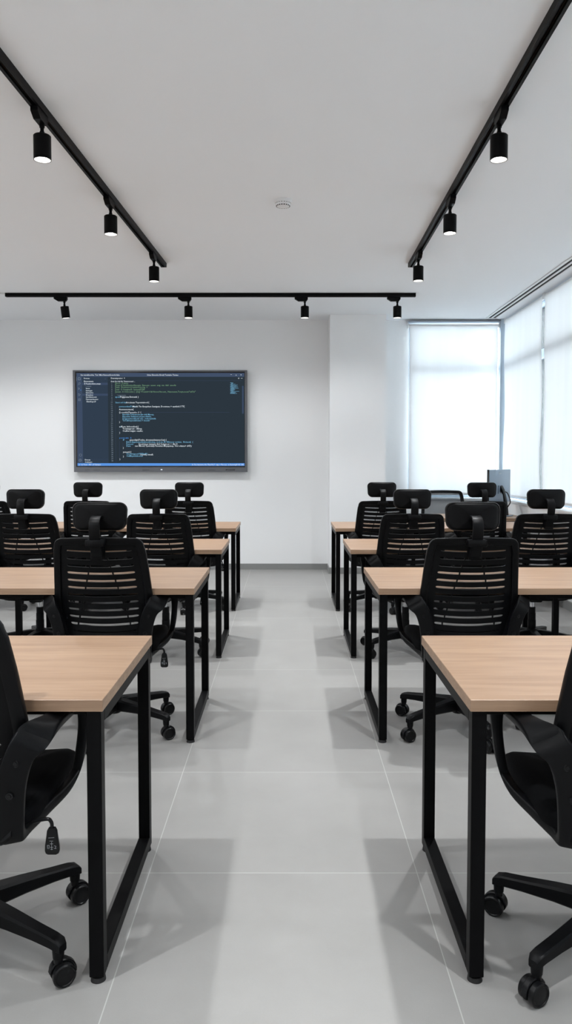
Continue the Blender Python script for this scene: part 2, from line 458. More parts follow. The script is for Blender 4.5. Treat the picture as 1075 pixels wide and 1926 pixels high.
# light tracks
def track(p0, p1, label):
    p0, p1 = Vector((*p0, CEIL)), Vector((*p1, CEIL)); d = p1 - p0; L = d.length
    r = empty('lighting_track', p0, math.atan2(d.y, d.x))
    tag(r, label, 'lighting track', 'black ceiling lighting tracks')
    bm = bmesh.new(); W = .024; Hh = .036
    box(bm, 0, L, -W, -.009, -Hh, 0); box(bm, 0, L, .009, W, -Hh, 0); box(bm, 0, L, -.009, .009, -.012, 0)
    obj('rail', bm, M_METAL, r, smooth=False)
    bm = bmesh.new()
    for s in (-1, 1): cyl(bm, (0.01, s * .0082, -.02), (L - .01, s * .0082, -.02), .0012, seg=6)
    obj('conductor', bm, mat('copper', (.12, .08, .05, 1), .4, metal=1) if 'copper' not in bpy.data.materials else bpy.data.materials['copper'], r)
    for e in (0, L):
        bm = bmesh.new(); box(bm, e - .002 - (0 if e else .004), e + .006, -W - .001, W + .001, -Hh - .001, 0, bev=.001)
        obj('end_cap', bm, M_METAL, r)
    return r, d.normalized()
TL0, TL1 = (-1.467, -3.05), (-1.074, 6.79)
TR0, TR1 = (.926, -3.05), (1.074, 6.79)
TB0, TB1 = (-2.885, 8.01), (1.31, 8.01)
track(TL0, TL1, 'long black lighting track running down the left side of the ceiling')
track(TR0, TR1, 'long black lighting track running down the right side of the ceiling')
TF0, TF1 = (-3.62, -3.05), (-3.62, 8.6)  # unseen track, added to carry fill spots for the left part
track(TF0, TF1, 'added black lighting track for fill spotlights over the unseen far left part of the room')
track(TB0, TB1, 'black lighting track running crosswise in front of the wall display')
# pale supply conduit that feeds the cross track
bm = bmesh.new(); cyl(bm, (0, 0, 0), (-.6, 0, 0), .007)
o = obj('conduit', bm, M_WHITEP); o.location = (-2.895, 8.01, CEIL - .007)
tag(o, 'thin pale conduit on the ceiling feeding the left end of the cross track', 'conduit')

def make_spot():
    r = empty('track_spotlight')
    bm = bmesh.new()      # adapter, runs along local -x from the stem
    prof = [(-.105, 0), (.03, 0), (.03, -.026), (.016, -.046), (-.066, -.046), (-.105, -.022)]
    a = [bm.verts.new((x, -.018, z)) for x, z in prof]; c = [bm.verts.new((x, .018, z)) for x, z in prof]
    bm.faces.new(a); bm.faces.new(c[::-1])
    for i in range(6): bm.faces.new((a[i], c[i], c[(i + 1) % 6], a[(i + 1) % 6]))
    obj('adapter', bm, M_METAL, r, smooth=False)
    bm = bmesh.new(); cyl(bm, (0, 0, -.046), (0, 0, -.060), .0125); cyl(bm, (0, 0, -.060), (0, 0, -.080), .009); lathe(bm, [(0, -.0765), (.0115, -.0795), (.0115, -.091), (.008, -.098)])
    obj('swivel_stem', bm, M_METAL, r)
    R = .042; T = -.097; Bt = T - .118
    bm = bmesh.new()
    lathe(bm, [(0, T), (R - .004, T), (R, T - .004), (R, Bt), (R - .0025, Bt), (R - .0045, Bt + .03), (0, Bt + .034)], seg=48)
    body = obj('lamp_body', bm, M_METAL, r)
    bm = bmesh.new(); lathe(bm, [(R - .0029, Bt + .0012), (R - .010, Bt + .012), (R - .016, Bt + .020)], seg=40)
    # open ring reflector
    fs = [f for f in bm.faces if len(f.verts) > 4]; bmesh.ops.delete(bm, geom=fs, context='FACES')
    obj('reflector', bm, M_REFL, r)
    bm = bmesh.new(); lathe(bm, [(R - .0165, Bt + .0195), (R - .0175, Bt + .0155), (0, Bt + .013)], seg=40)
    obj('lens', bm, M_LAMP, r)
    return r
spot0 = make_spot(); used = False
def lamp(parent, loc, power=None):
    l = bpy.data.lights.new('spot_beam', 'SPOT'); l.energy = power or SPOT_W; l.color = SPOT_COL
    cross = parent.location.y > 7.5 or parent.location.x < -3  # wide flood for the cross track and the added far left fill spots
    l.spot_size = math.radians(168 if cross else 94); l.spot_blend = .5 if cross else 1.0; l.shadow_soft_size = .028
    o = bpy.data.objects.new('spot_beam', l); COL.objects.link(o); o.parent = parent; o.location = loc
def place_spot(x, y, rz, label, group, power=None):
    global used
    o = spot0 if not used else copy_tree(spot0); used = True
    o.location = (x, y, CEIL - .036); o.rotation_euler = (0, 0, rz)
    tag(o, label, 'spotlight', group)
    lamp(o, (0, 0, -.2185), power)
    return o
aL = math.atan2(TL1[1] - TL0[1], TL1[0] - TL0[0]); aR = math.atan2(TR1[1] - TR0[1], TR1[0] - TR0[0])
def onL(y): return TL0[0] + (TL1[0] - TL0[0]) * (y + 3.05) / 9.84
def onR(y): return TR0[0] + (TR1[0] - TR0[0]) * (y + 3.05) / 9.84
pl = ['largest lit black cylinder spotlight on the left track, nearest the viewer',
      'middle black cylinder spotlight on the left ceiling track',
      'black cylinder spotlight at the far end of the left track']
pr = [s.replace('left', 'right') for s in pl]
offy = [2.50, 1.18, -.1, -1.4, -2.6]  # last three on each track are unseen, added to even out the room light
for y, lb in zip((3.83, 5.07, 6.39), pl): place_spot(onL(y), y, aL, lb, 'spotlights on the left track')
for y, lb in zip((3.83, 5.05, 6.37), pr): place_spot(onR(y), y, aR, lb, 'spotlights on the right track')
wds = ['over the nearest %s desk', 'just ahead of the viewer on the %s side', 'added as fill beside the viewer on the %s side', 'added as fill behind the viewer on the %s side', 'added as fill nearest the rear wall on the %s side']
for y, wd in zip(offy, wds):
    place_spot(onL(y), y, aL, 'black track spotlight ' + wd % 'left', 'spotlights on the left track')
    place_spot(onR(y), y, aR, 'black track spotlight ' + wd % 'right', 'spotlights on the right track')
for y, wd in zip((-2.6, -1.3, 0, 1.3, 2.6, 3.9, 5.2, 6.5, 7.8), ('nearest the rear wall', 'second from the rear wall', 'third from the rear wall', 'fourth from the rear wall', 'midway between the end walls', 'fourth from the display wall', 'third from the display wall', 'second from the display wall', 'nearest the display wall')):
    place_spot(-3.62, y, PI / 2, 'added black fill spotlight on the far left track, ' + wd, 'added fill spotlights on the far left track', SPOT_W * .58)  # unseen fill spots, added to lift the left wall and ceiling
pb = [(-2.29, 'leftmost black spotlight on the cross track, turned slightly sideways'),
      (-1.016, 'black spotlight on the cross track above the right half of the wall display'),
      (.18, 'black spotlight on the cross track just left of the wall pillar'),
      (1.13, 'rightmost black spotlight on the cross track near the window')]
for x, lb in pb:
    s = place_spot(x, 8.01, 0, lb, 'spotlights on the cross track', CROSS_W * (1.75 if x < -2 else 1.3 if x < -.5 else .75 if x < .6 else .3))
    if x < -2:                      # its head is swung a little
        for ch in s.children:
            if ch.name.split('.')[0] in ('lamp_body', 'reflector', 'lens', 'spot_beam'):
                P0 = Vector((0, 0, -.090)); R_ = Matrix.Translation(P0) @ Matrix.Rotation(math.radians(-5), 4, 'Y') @ Matrix.Rotation(math.radians(7), 4, 'X') @ Matrix.Translation(-P0)
                if ch.type == 'LIGHT': ch.location = R_ @ Vector((0, 0, -.2185)); ch.rotation_euler = R_.to_euler()
                else: ch.location = R_.to_translation(); ch.rotation_euler = R_.to_euler()

# ---------------------------------------------------------------- wall display
TVX0, TVX1, TVZ0, TVZ1 = -2.612, -.490, 1.212, 2.452
TVY = BACK - .09
tv = empty('wall_display', ((TVX0 + TVX1) / 2, TVY, TVZ0))
tag(tv, 'large wall-mounted flat display showing a dark code editor', 'display screen')
TW = TVX1 - TVX0; TH = TVZ1 - TVZ0; U = TW / 992.0
def tx(u): return -TW / 2 + u * U
def tz(v): return TH - v * TH / 588.0
bm = bmesh.new()
box(bm, tx(0), tx(13), 0, .06, tz(588), tz(0)); box(bm, tx(979), tx(992), 0, .06, tz(588), tz(0))
box(bm, tx(13), tx(979), 0, .06, tz(8), tz(0)); box(bm, tx(13), tx(979), 0, .06, tz(588), tz(560))
obj('frame', bm, M_BEZEL, tv, smooth=False)
obj('back_cover', nbox(tx(6), tx(986), .025, .082, tz(580), tz(6), bev=.006), M_BEZEL, tv)
obj('border', nbox(tx(13), tx(979), .008, .02, tz(560), tz(8)), M_GLOSSB, tv, smooth=False)
ES = 1.0
E_BG = emis('screen_editor', srgb(44, 54, 63), ES); E_SIDE = emis('screen_sidebar', srgb(49, 62, 78), ES)
E_ACT = emis('screen_activity', srgb(62, 76, 99), ES); E_TOP = emis('screen_titlebar', srgb(66, 80, 104), ES)
E_BLUE = emis('screen_status', srgb(92, 150, 226), ES); E_SEL = emis('screen_selection', srgb(60, 74, 98), ES)
E_W = emis('text_white', srgb(222, 232, 240), ES); E_G = emis('text_green', srgb(112, 150, 118), ES)
E_C = emis('text_cyan', srgb(120, 180, 214), ES); E_GREY = emis('text_grey', srgb(118, 132, 146), ES); E_B2 = emis('text_blue', srgb(70, 130, 200), ES)
def rect(name, u0, u1, v0, v1, m, lay):
    y = .008 - .0006 * lay
    bm = bmesh.new(); box(bm, tx(u0), tx(u1), y, y + .0004, tz(v1), tz(v0)); return obj(name, bm, m, tv, smooth=False)
rect('screen', 20, 976, 16, 552, E_BG, 1)
rect('side_bar', 52, 198, 38, 537, E_SIDE, 2)
rect('activity_bar', 20, 52, 38, 537, E_ACT, 2)
rect('title_bar', 20, 976, 16, 38, E_TOP, 2)
rect('status_bar', 20, 976, 537, 552, E_BLUE, 2)
rect('selection_row', 52, 198, 72, 85, E_SEL, 3)
rect('selection_row', 52, 198, 135, 147, E_SEL, 3)
rect('scroll_bar', 963, 972, 90, 250, E_SEL, 3)
def textmesh(items, name, m, lay=4):
    """items: (u, v_baseline, size, string)"""
    out = bmesh.new(); y = .008 - .0006 * lay
    for u, v, sz, s in items:
        cu = bpy.data.curves.new('t', 'FONT'); cu.body = s; cu.size = 1; cu.resolution_u = 1; cu.offset = .012
        to = bpy.data.objects.new('t', cu); COL.objects.link(to)
        dg = bpy.context.evaluated_depsgraph_get(); me = bpy.data.meshes.new_from_object(to.evaluated_get(dg))
        k = sz * U
        for vv in me.vertices:
            x, yy = vv.co.x, vv.co.y
            vv.co = (tx(u) + x * k * 1.0, y, tz(v) + yy * k)
        out.from_mesh(me)
        bpy.data.objects.remove(to); bpy.data.curves.remove(cu); bpy.data.meshes.remove(me)
    return obj(name, out, m, tv, smooth=False)
s0 = 12.5
white = [(44, 31, 11, 'Ses name'), (84, 31, 11, 'Ensoifea'), (126, 31, 11, 'Tsel'), (150, 31, 11, 'Mito'), (172, 31, 11, 'Nemeuro'), (210, 31, 11, 'Sonsola'), (246, 31, 11, 'Saba'),
         (422, 31, 11, 'Schac Emendos Eroalt Teninabe Tunnae'), (898, 29, 14, '–'), (926, 31, 12, 'o'), (954, 31, 12, '×'),
         (62, 50, 10, 'Eonsoas'), (62, 68, 12, 'Ennacanasa'), (64, 82, 12, 'E Feutinobinn.sman'),
         (73, 108, 11, 'Iaoes'), (73, 121, 11, 'Iantoges'), (73, 133, 11, 'Iantonme'), (73, 146, 11, 'Ilropdoss'), (73, 158, 11, 'Ianotbamoers'), (73, 171, 11, 'Pannnasde.psno'), (76, 184, 11, 'Etantlog.eof'),
         (62, 521, 11, 'Eonoas'), (62, 534, 11, 'Oebinaso'),
         (216, 50, 12, 'Denemposn.v  ×'), (216, 68, 11, 'Soat Sro bsl Slo Tinanonoael ...'), (940, 50, 15, 'o  --')]
code_w = [(268, 158, 13, 'Prgigosea Eotoanb }'), (300, 190, s0, 'Arocineus Toporstelood {'), (338, 213, s0, 'Mustk Tto Enopslnsn Sessigess, Doosnsee = eantlolt S TT{'),
          (261, 230, s0, 'Aonononoterst{'), (261, 247, s0, '{} crestkb(Tspaenbo. S  {'),
          (261, 303, s0, '}'), (261, 329, s0, 'a If(oes, bnloeoslesd {'), (280, 341, s0, 'Toestasgoect - SEisey,'), (280, 354, s0, 'Oesfbei suigiss -oaufio;'), (261, 365, s0, '}'),
          (320, 406, s0, 'gopecligt(iTonlse, sbounessSanpescCen) {'), (281, 452, s0, '}'), (281, 502, s0, '}'), (261, 518, s0, '}'), (281, 476, s0, 'yonestd {'),
          (380, 501 - 10, s0, 'Soyolnj onnefi;'), (370, 430, s0, 'Snoelojoen tannnnt, Eiol Soingooet  I  tfin l>'), (350, 441, s0, 'neo Moont Tpetotal(s Paossten Mopapsaep, Viol odanse> sNTy')]
code_c = [(240, 190, s0, 'Senci sol tioi'), (261, 213, s0, 'perencodentTooae'), (280, 259, s0, 'Eseotint Soltoancen.abr tidt Mpeey,'), (280, 271, s0, 'Enpenles Sntlanen.ael.ynoolblme,'),
          (280, 283, s0, 'Dotpoaeteonlbonii esis - toltotanlelth'), (280, 294, s0, 'TsiTslbtopecnblonnn > Soeobr'), (300, 418, s0, 'Enbel abgeneenadtnilynostfoebay, ood sie SE Gfinneey contien,  Notacet)  {'),
          (300, 430, s0, 'Pensont'), (300, 441, s0, 'Dase'), (300, 487, s0, 'Onobrtsgeonf PFFfigtfF )'), (300, 499, s0, 'OnMhynntlsbonen'), (264, 329, s0, 'e'), (240, 158, 13, 'aposl'), (281, 406, s0, 'IF')]
green = [(240, 79, s0, '[Jsoot  $ Innee'), (240, 91, s0, '[nosn S( SnobhunteoEanoges  Eanoens  aeaen  snig  mn  fnbl  snuolls'), (240, 102, s0, '[nabt  Snsebeion || teantoacrpong  ='), (240, 115, s0, '[oasl  G Oanginank  Iantusaf(CEK'),
         (240, 128, s0, '[usean  A Ontocutei |  |(Sq[ =Toatch=1/# Nsonc//tnoent_ Nanonsssn,Tonyn,noen/"nitTs/"')]
grey = [(250, 147, 10, '°ononononn'), (68, 95, 9, '" ootnnnb'), (180, 50, 12, '...')]
for i in range(38):
    v = 79 + i * 12.1
    if v < 536: grey.append((214 if i > 8 else 218, v, 11, '%d' % (i + 1)))
blue = [(261, 394, s0, 'posetoeo'), (300, 394, s0, 'sto  &')]
textmesh(white, 'menu_text', E_W); textmesh(code_w, 'code_text', E_W); textmesh(code_c, 'code_text', E_C); textmesh(green, 'comment_text', E_G)
textmesh(grey[3:], 'line_numbers', E_GREY); textmesh(grey[:1], 'comment_text', E_GREY); textmesh(grey[1:3], 'menu_text', E_GREY); textmesh(blue, 'code_text', E_B2)
textmesh([(28, 549, 11, 'x  oe Toet   Ft7  oT Esntpei'), (675, 549, 11, 'In Tel, Iansnnte the Thar:Fa,T  aqg  t The aso  ss Eennmgf1OE  DE'), ], 'status_text', E_W)
# icons, indent guides, minimap
bm = bmesh.new(); yy = .0056
def ln(u0, v0, u1, v1, t=1.6):
    a = Vector((tx(u0), yy, tz(v0))); b_ = Vector((tx(u1), yy, tz(v1))); d = (b_ - a)
    n = Vector((-d.z, 0, d.x)).normalized() * t * U / 2
    bm.faces.new([bm.verts.new(p) for p in (a - n, b_ - n, b_ + n, a + n)])
def poly(pts, t=1.6):
    for p, q in zip(pts, pts[1:]): ln(*p, *q, t)
def circ(u, v, r, t=1.6): poly([(u + r * math.cos(a * PI / 6), v + r * math.sin(a * PI / 6)) for a in range(13)], t)
poly([(30, 43), (40, 43), (42, 46), (42, 56), (30, 56), (30, 43)], 2.4); circ(37, 76, 5); ln(33, 80, 29, 86)
poly([(31, 100), (38, 106), (31, 112), (31, 100)]); poly([(30, 134), (42, 140), (32, 148), (30, 134)]); poly([(30, 164), (41, 164), (41, 176), (30, 176), (30, 164)]); ln(30, 170, 41, 170)
circ(38, 490, 7); circ(36, 520, 7, 2.2); ln(33, 520, 40, 520); poly([(20.8, 38), (20.8, 62)], 2)
obj('icons', bm, E_GREY, tv, smooth=False)
bm = bmesh.new(); ln(240, 200, 240, 536, 1); ln(261, 255, 261, 295, 1); ln(261, 335, 261, 358, 1); ln(261, 410, 261, 512, 1); ln(281, 420, 281, 446, 1); ln(198, 60, 960, 60, 1); ln(262, 242, 890, 242, 1); ln(52, 515, 198, 515, 1)
obj('guide_lines', bm, E_SEL, tv, smooth=False)
bm = bmesh.new(); random.seed(9)
for k in range(26):
    a = 895 + (random.random() * 8 if k % 4 else 0); ln(a, 72 + k * 2.5, a + 8 + random.random() * 50 * (1 if k % 3 else .4), 72 + k * 2.5, 1.1)
obj('minimap', bm, E_C, tv, smooth=False)
bm = bmesh.new(); ln(44, 112, 44, 116, 5); ln(41, 183, 41, 183.1, 1); obj('badge', bm, E_B2, tv, smooth=False)
bm = bmesh.new(); box(bm, tx(496), tx(506), -.0012, 0, tz(577), tz(571)); 
obj('power_light', bm, E_W, tv, smooth=False)
bm = bmesh.new()
for u0, u1 in ((868, 880), (884, 890), (893, 899), (902, 908), (911, 920)): box(bm, tx(u0), tx(u1), -.001, 0, tz(578), tz(573))
for u0, u1 in ((62, 90), (112, 150), (392, 432), (770, 812)): box(bm, tx(u0), tx(u1), -.0006, 0, tz(577), tz(575.5))
obj('port_markings', bm, M_GLOSSB, tv, smooth=False)

# ---------------------------------------------------------------- desks
def make_desk(width, depth, frames, H=.75, cross=True):
    """local: x 0..width, y 0..depth"""
    r = empty('training_desk')
    obj('tabletop', nbox(0, width, 0, depth, H - .031, H, bev=.0012, seg=1), M_WOOD, r, angle=20)
    t = .038; Z1 = H - .0312; Z0 = .016; xi = .006; yi = .006
    for fx in frames:
        for y0 in (yi, depth - yi - t):
            lg = obj('leg', nbox(fx, fx + t, y0, y0 + t, Z0, Z1, bev=.0018, seg=1), M_METAL, r)
            bm = bmesh.new(); cyl(bm, (fx + t / 2, y0 + t / 2, 0), (fx + t / 2, y0 + t / 2, .012), .02, .018); cyl(bm, (fx + t / 2, y0 + t / 2, .012), (fx + t / 2, y0 + t / 2, Z0), .008)
            obj('foot', bm, M_RUBBER, lg)
        obj('top_rail', nbox(fx, fx + t, yi + t, depth - yi - t, Z1 - t, Z1, bev=.0018, seg=1), M_METAL, r)
        obj('bottom_rail', nbox(fx, fx + t, yi + t, depth - yi - t, Z0, Z0 + t, bev=.0018, seg=1), M_METAL, r)
    fs = sorted(frames)
    for a, b_ in zip(fs, fs[1:]):
        for y0 in (.075, depth - .115):
            obj('cross_rail', nbox(a + t, b_, y0, y0 + .03, Z1 - .032, Z1, bev=.0015, seg=1), M_METAL, r)
    return r
D = .72
rows = [(1.935, -.470, .466), (3.640, -.442, .434), (5.225, -.446, .430), (6.872, -.460, .430)]
WL, WR = 2.79, 2.08
deskL = make_desk(WL, D, [.006, WL / 2 - .02, WL - .044])   # left block
deskR = make_desk(WR, D, [.006, 1.39])
ordn = ['nearest', 'second nearest', 'third nearest', 'farthest']
for i, (y, xl, xr) in enumerate(rows):
    o = deskL if i == 0 else copy_tree(deskL)
    o.location = (xl - WL, y, 0)
    tag(o, 'light oak training desk with black frame, %s in the row left of the aisle' % ordn[i], 'desk', 'training desks left of the aisle')
    o = deskR if i == 0 else copy_tree(deskR)
    o.location = (xr, y, 0)
    tag(o, 'light oak training desk with black frame, %s in the row right of the aisle' % ordn[i], 'desk', 'training desks right of the aisle')
td = make_desk(1.22, .68, [.006, 1.176]); td.location = (1.30, 8.05, 0)
td.name = 'teacher_desk'
tag(td, 'light oak desk behind the last right row carrying the monitor', 'desk')

# ---------------------------------------------------------------- chairs
YT = [(.44, -.205), (.50, -.205), (.58, -.208), (.66, -.222), (.75, -.243), (.85, -.270), (.93, -.298), (1.01, -.325)]
WT = [(.44, .178), (.50, .203), (.56, .222), (.64, .234), (.70, .234), (.85, .222), (1.01, .207)]
def BY(x, z): return lerp_tab(YT, z) + .030 * (x / .23) ** 2
def HW(z): return lerp_tab(WT, z)
ZT, ZB = 1.0, .452

def frame_outline():
    pts = []; r = .04
    wt = HW(ZT)
    for i in range(6):
        a = math.radians(90 * i / 5); pts.append((wt - r + r * math.sin(a), ZT - r + r * math.cos(a)))
    n = 22; rb = .055
    for i in range(1, n):
        z = (ZT - r) + (ZB + rb - ZT + r) * i / n; pts.append((HW(z), z))
    wb = HW(ZB + rb)
    for i in range(7):
        a = math.radians(90 * i / 6); pts.append((wb - rb + rb * math.cos(a), ZB + rb - rb * math.sin(a)))
    left = [(-x, z) for x, z in pts[::-1]]
    m = 10
    bot = [(lerp_tab([(0, pts[-1][0]), (1, -pts[-1][0])], i / m), ZB) for i in range(1, m)]
    top = [(lerp_tab([(0, -pts[0][0]), (1, pts[0][0])], i / m), ZT + .004 * math.sin(PI * i / m)) for i in range(1, m)]
    return pts + bot + left + top

def make_frame(bm):
    P = frame_outline(); n = len(P); nodes = []
    for i in range(n):
        x, z = P[i]; x0, z0 = P[i - 1]; x1, z1 = P[(i + 1) % n]
        t = Vector((x1 - x0, z1 - z0)).normalized(); nrm = Vector((t.y, -t.x))   # inward (path clockwise)
        wd = .0175
        if z < .60: wd = .021
        c = Vector((x, z)) + nrm * wd * (1 if True else -1)
        p = Vector((c.x, BY(c.x, c.y), c.y)); q = Vector((x, BY(x, z), z))
        u = (p - q); nodes.append((p, u, Vector((0, .5, 0)).normalized() * .0125))
    sweep(bm, nodes, closed=True, k=2)
# orientation test: inward normal for clockwise path
_P = frame_outline()

ZS = [.942 - .0355 * i for i in range(12)]
SAG = .014
def make_panel(bm):
    ue = .80
    us = [-1, -.9, -ue, -ue + .012, -ue + .03, -ue + .07] + [-.7 + .1 * k for k in range(15)] + [ue - .07, ue - .03, ue - .012, ue, .9, 1]
    us = sorted(set(round(u, 4) for u in us))
    def half(i, u):
        if abs(u) >= ue: return 0
        d = (ue - abs(u)); h0 = .0058 if 0 < i < 11 else .0038
        return h0 * min(1, math.sqrt(max(0, 1 - (1 - min(1, d / .06)) ** 2)))
    def zc(i, u): return ZS[i] - SAG * (1 - u * u) * (.55 + .045 * i) + .002
    def W(z): return HW(z) - .024
    def P(u, z):
        x = u * W(z); return Vector((x, BY(x, z) - .003, z))
    bands = []
    n = len(ZS)
    for i in range(n + 1):
        hi = (lambda u: ZT - .022) if i == 0 else (lambda u, i=i: zc(i - 1, u) - half(i - 1, u))
        lo = (lambda u: ZB + .028) if i == n else (lambda u, i=i: zc(i, u) + half(i, u))
        rings = []
        for u in us:
            rings.append([bm.verts.new(P(u, hi(u))), bm.verts.new(P(u, lo(u)))])
        for a, b in zip(rings, rings[1:]): bm.faces.new((a[0], b[0], b[1], a[1]))
    # diagonal ribs across the slots
    for i in range(n):
        for s in (-1, 1):
            z = ZS[i]; r = .047 + .27 * (.87 - z); vs = []
            uu = r / W(z)
            if uu > .74: continue
            for (du, zz) in ((-.016, zc(i, uu) + .009), (.016, zc(i, uu) + .009), (.016 + .012, zc(i, uu) - .009), (-.016 + .012, zc(i, uu) - .009)):
                vs.append(bm.verts.new(P(s * (uu + du), zz) + Vector((0, .0015, 0))))
            bm.faces.new(vs)
    bmesh.ops.remove_doubles(bm, verts=bm.verts, dist=1e-5)
    bmesh.ops.recalc_face_normals(bm, faces=bm.faces)
    geom = bmesh.ops.solidify(bm, geom=list(bm.faces), thickness=.006)

def make_net(bm):
    nu, nz = 16, 24; g = []
    for j in range(nz + 1):
        z = ZB + .02 + (ZT - .018 - ZB - .02) * j / nz; W = HW(z) - .02
        g.append([bm.verts.new((u * W, BY(u * W, z) + .011, z)) for u in [-1 + 2 * i / nu for i in range(nu + 1)]])
    for j in range(nz):
        for i in range(nu): bm.faces.new((g[j][i], g[j][i + 1], g[j + 1][i + 1], g[j + 1][i]))

def arm_nodes(s):
    # centre, half-vector u, half-vector v   (s = side sign)
    K = [  # x, y, z,   u(x,y,z),             v(x,y,z)
        ((.198, -.232, .470), (.030, .004, .004), (0, .010, .000)),
        ((.205, -.242, .560), (.031, .008, .002), (0, .010, .000)),
        ((.224, -.250, .635), (.033, .012, -.006), (0, .009, .002)),
        ((.254, -.232, .682), (.030, .018, -.024), (.000, .009, .008)),
        ((.276, -.170, .697), (.024, .006, -.010), (.002, .000, .013)),
        ((.287, -.075, .695), (.023, .000, .000), (0, 0, .012)),
        ((.293, .030, .690), (.022, 0, 0), (0, .003, .012)),
        ((.294, .085, .668), (.021, 0, 0), (0, .012, .008)),
        ((.293, .088, .610), (.015, 0, 0), (0, .014, .000)),
        ((.290, .070, .545), (.014, 0, 0), (0, .016, .002)),
        ((.283, .045, .495), (.014, 0, .003), (0, .013, .010)),
        ((.268, -.010, .462), (.014, 0, .003), (0, .006, .014)),
        ((.240, -.090, .443), (.015, .004, .003), (0, .002, .015)),
        ((.210, -.170, .430), (.020, .006, .003), (0, .004, .016)),
        ((.196, -.215, .428), (.028, .006, .003), (0, .012, .012)),
    ]
    flat = [tuple(c) + tuple(u) + tuple(v) for c, u, v in K]
    sm = catmull(flat, 5, closed=True)
    out = []
    for q in sm:
        c, u, v = Vector(q[:3]), Vector(q[3:6]), Vector(q[6:9])
        for w_ in (c, u, v): w_.x *= s
        if s < 0: u = -u
        out.append((c, u, v))
    return out

def base_arm_bm(a):
    bm = bmesh.new(); d = Vector((math.cos(a), math.sin(a), 0)); t = Vector((-d.y, d.x, 0)); z = Vector((0, 0, 1))
    K = [(.025, .128, .027, .030), (.06, .130, .026, .028), (.15, .126, .0225, .022), (.24, .118, .0195, .017), (.30, .112, .0185, .0155), (.322, .107, .0175, .0145), (.332, .100, .013, .010)]
    nodes = []
    for r, zz, hw, hh in K: nodes.append((d * r + z * zz, t * hw, z * hh))
    sweep(bm, nodes, k=1, rr=.28)
    cyl(bm, d * .316 + z * .100, d * .316 + z * .072, .0165, .0145, seg=20)
    return bm

def caster_bm(a, swivel):
    bm = bmesh.new(); d = Vector((math.cos(a), math.sin(a), 0)); C = d * .316
    f = Vector((math.cos(swivel), math.sin(swivel), 0)); t = Vector((-f.y, f.x, 0))
    Wc = C + f * .010 + Vector((0, 0, .0300)); R = .0300
    for s in (-1, 1):
        # wheel with dished rim, built along t
        prof = [(0, .0085), (.018, .0085), (.0262, .0075), (R, .0095), (R, .0235), (R - .003, .0265), (.024, .0265), (.0225, .0245), (.010, .0255), (0, .026)]
        rings = []
        for r, h in prof:
            rings.append([bm.verts.new(Wc + t * (s * h) + f * (r * math.cos(q)) + Vector((0, 0, r * math.sin(q)))) for q in [2 * PI * k / 24 for k in range(24)]])
        for A, B in zip(rings, rings[1:]):
            for i in range(24): bm.faces.new((A[i], A[(i + 1) % 24], B[(i + 1) % 24], B[i]))
    # hood over the wheels
    n = 14; nodes = []
    for i in range(n + 1):
        q = math.radians(-8 + 176 * i / n)
        nodes.append((Wc + f * (.0325 * math.cos(q)) + Vector((0, 0, .0325 * math.sin(q))), t * .0085, (f * math.cos(q) + Vector((0, 0, math.sin(q)))) * .0035))
    sweep(bm, nodes, k=1)
    sweep(bm, [(Wc + f * .0 + Vector((0, 0, -.018)), t * .0075, f * .012), (Wc + Vector((0, 0, .030)), t * .0075, f * .020)], k=1)
    cyl(bm, C + Vector((0, 0, .058)), C + Vector((0, 0, .074)), .012, .0135, seg=16)
    bmesh.ops.remove_doubles(bm, verts=bm.verts, dist=1e-6)
    return bm

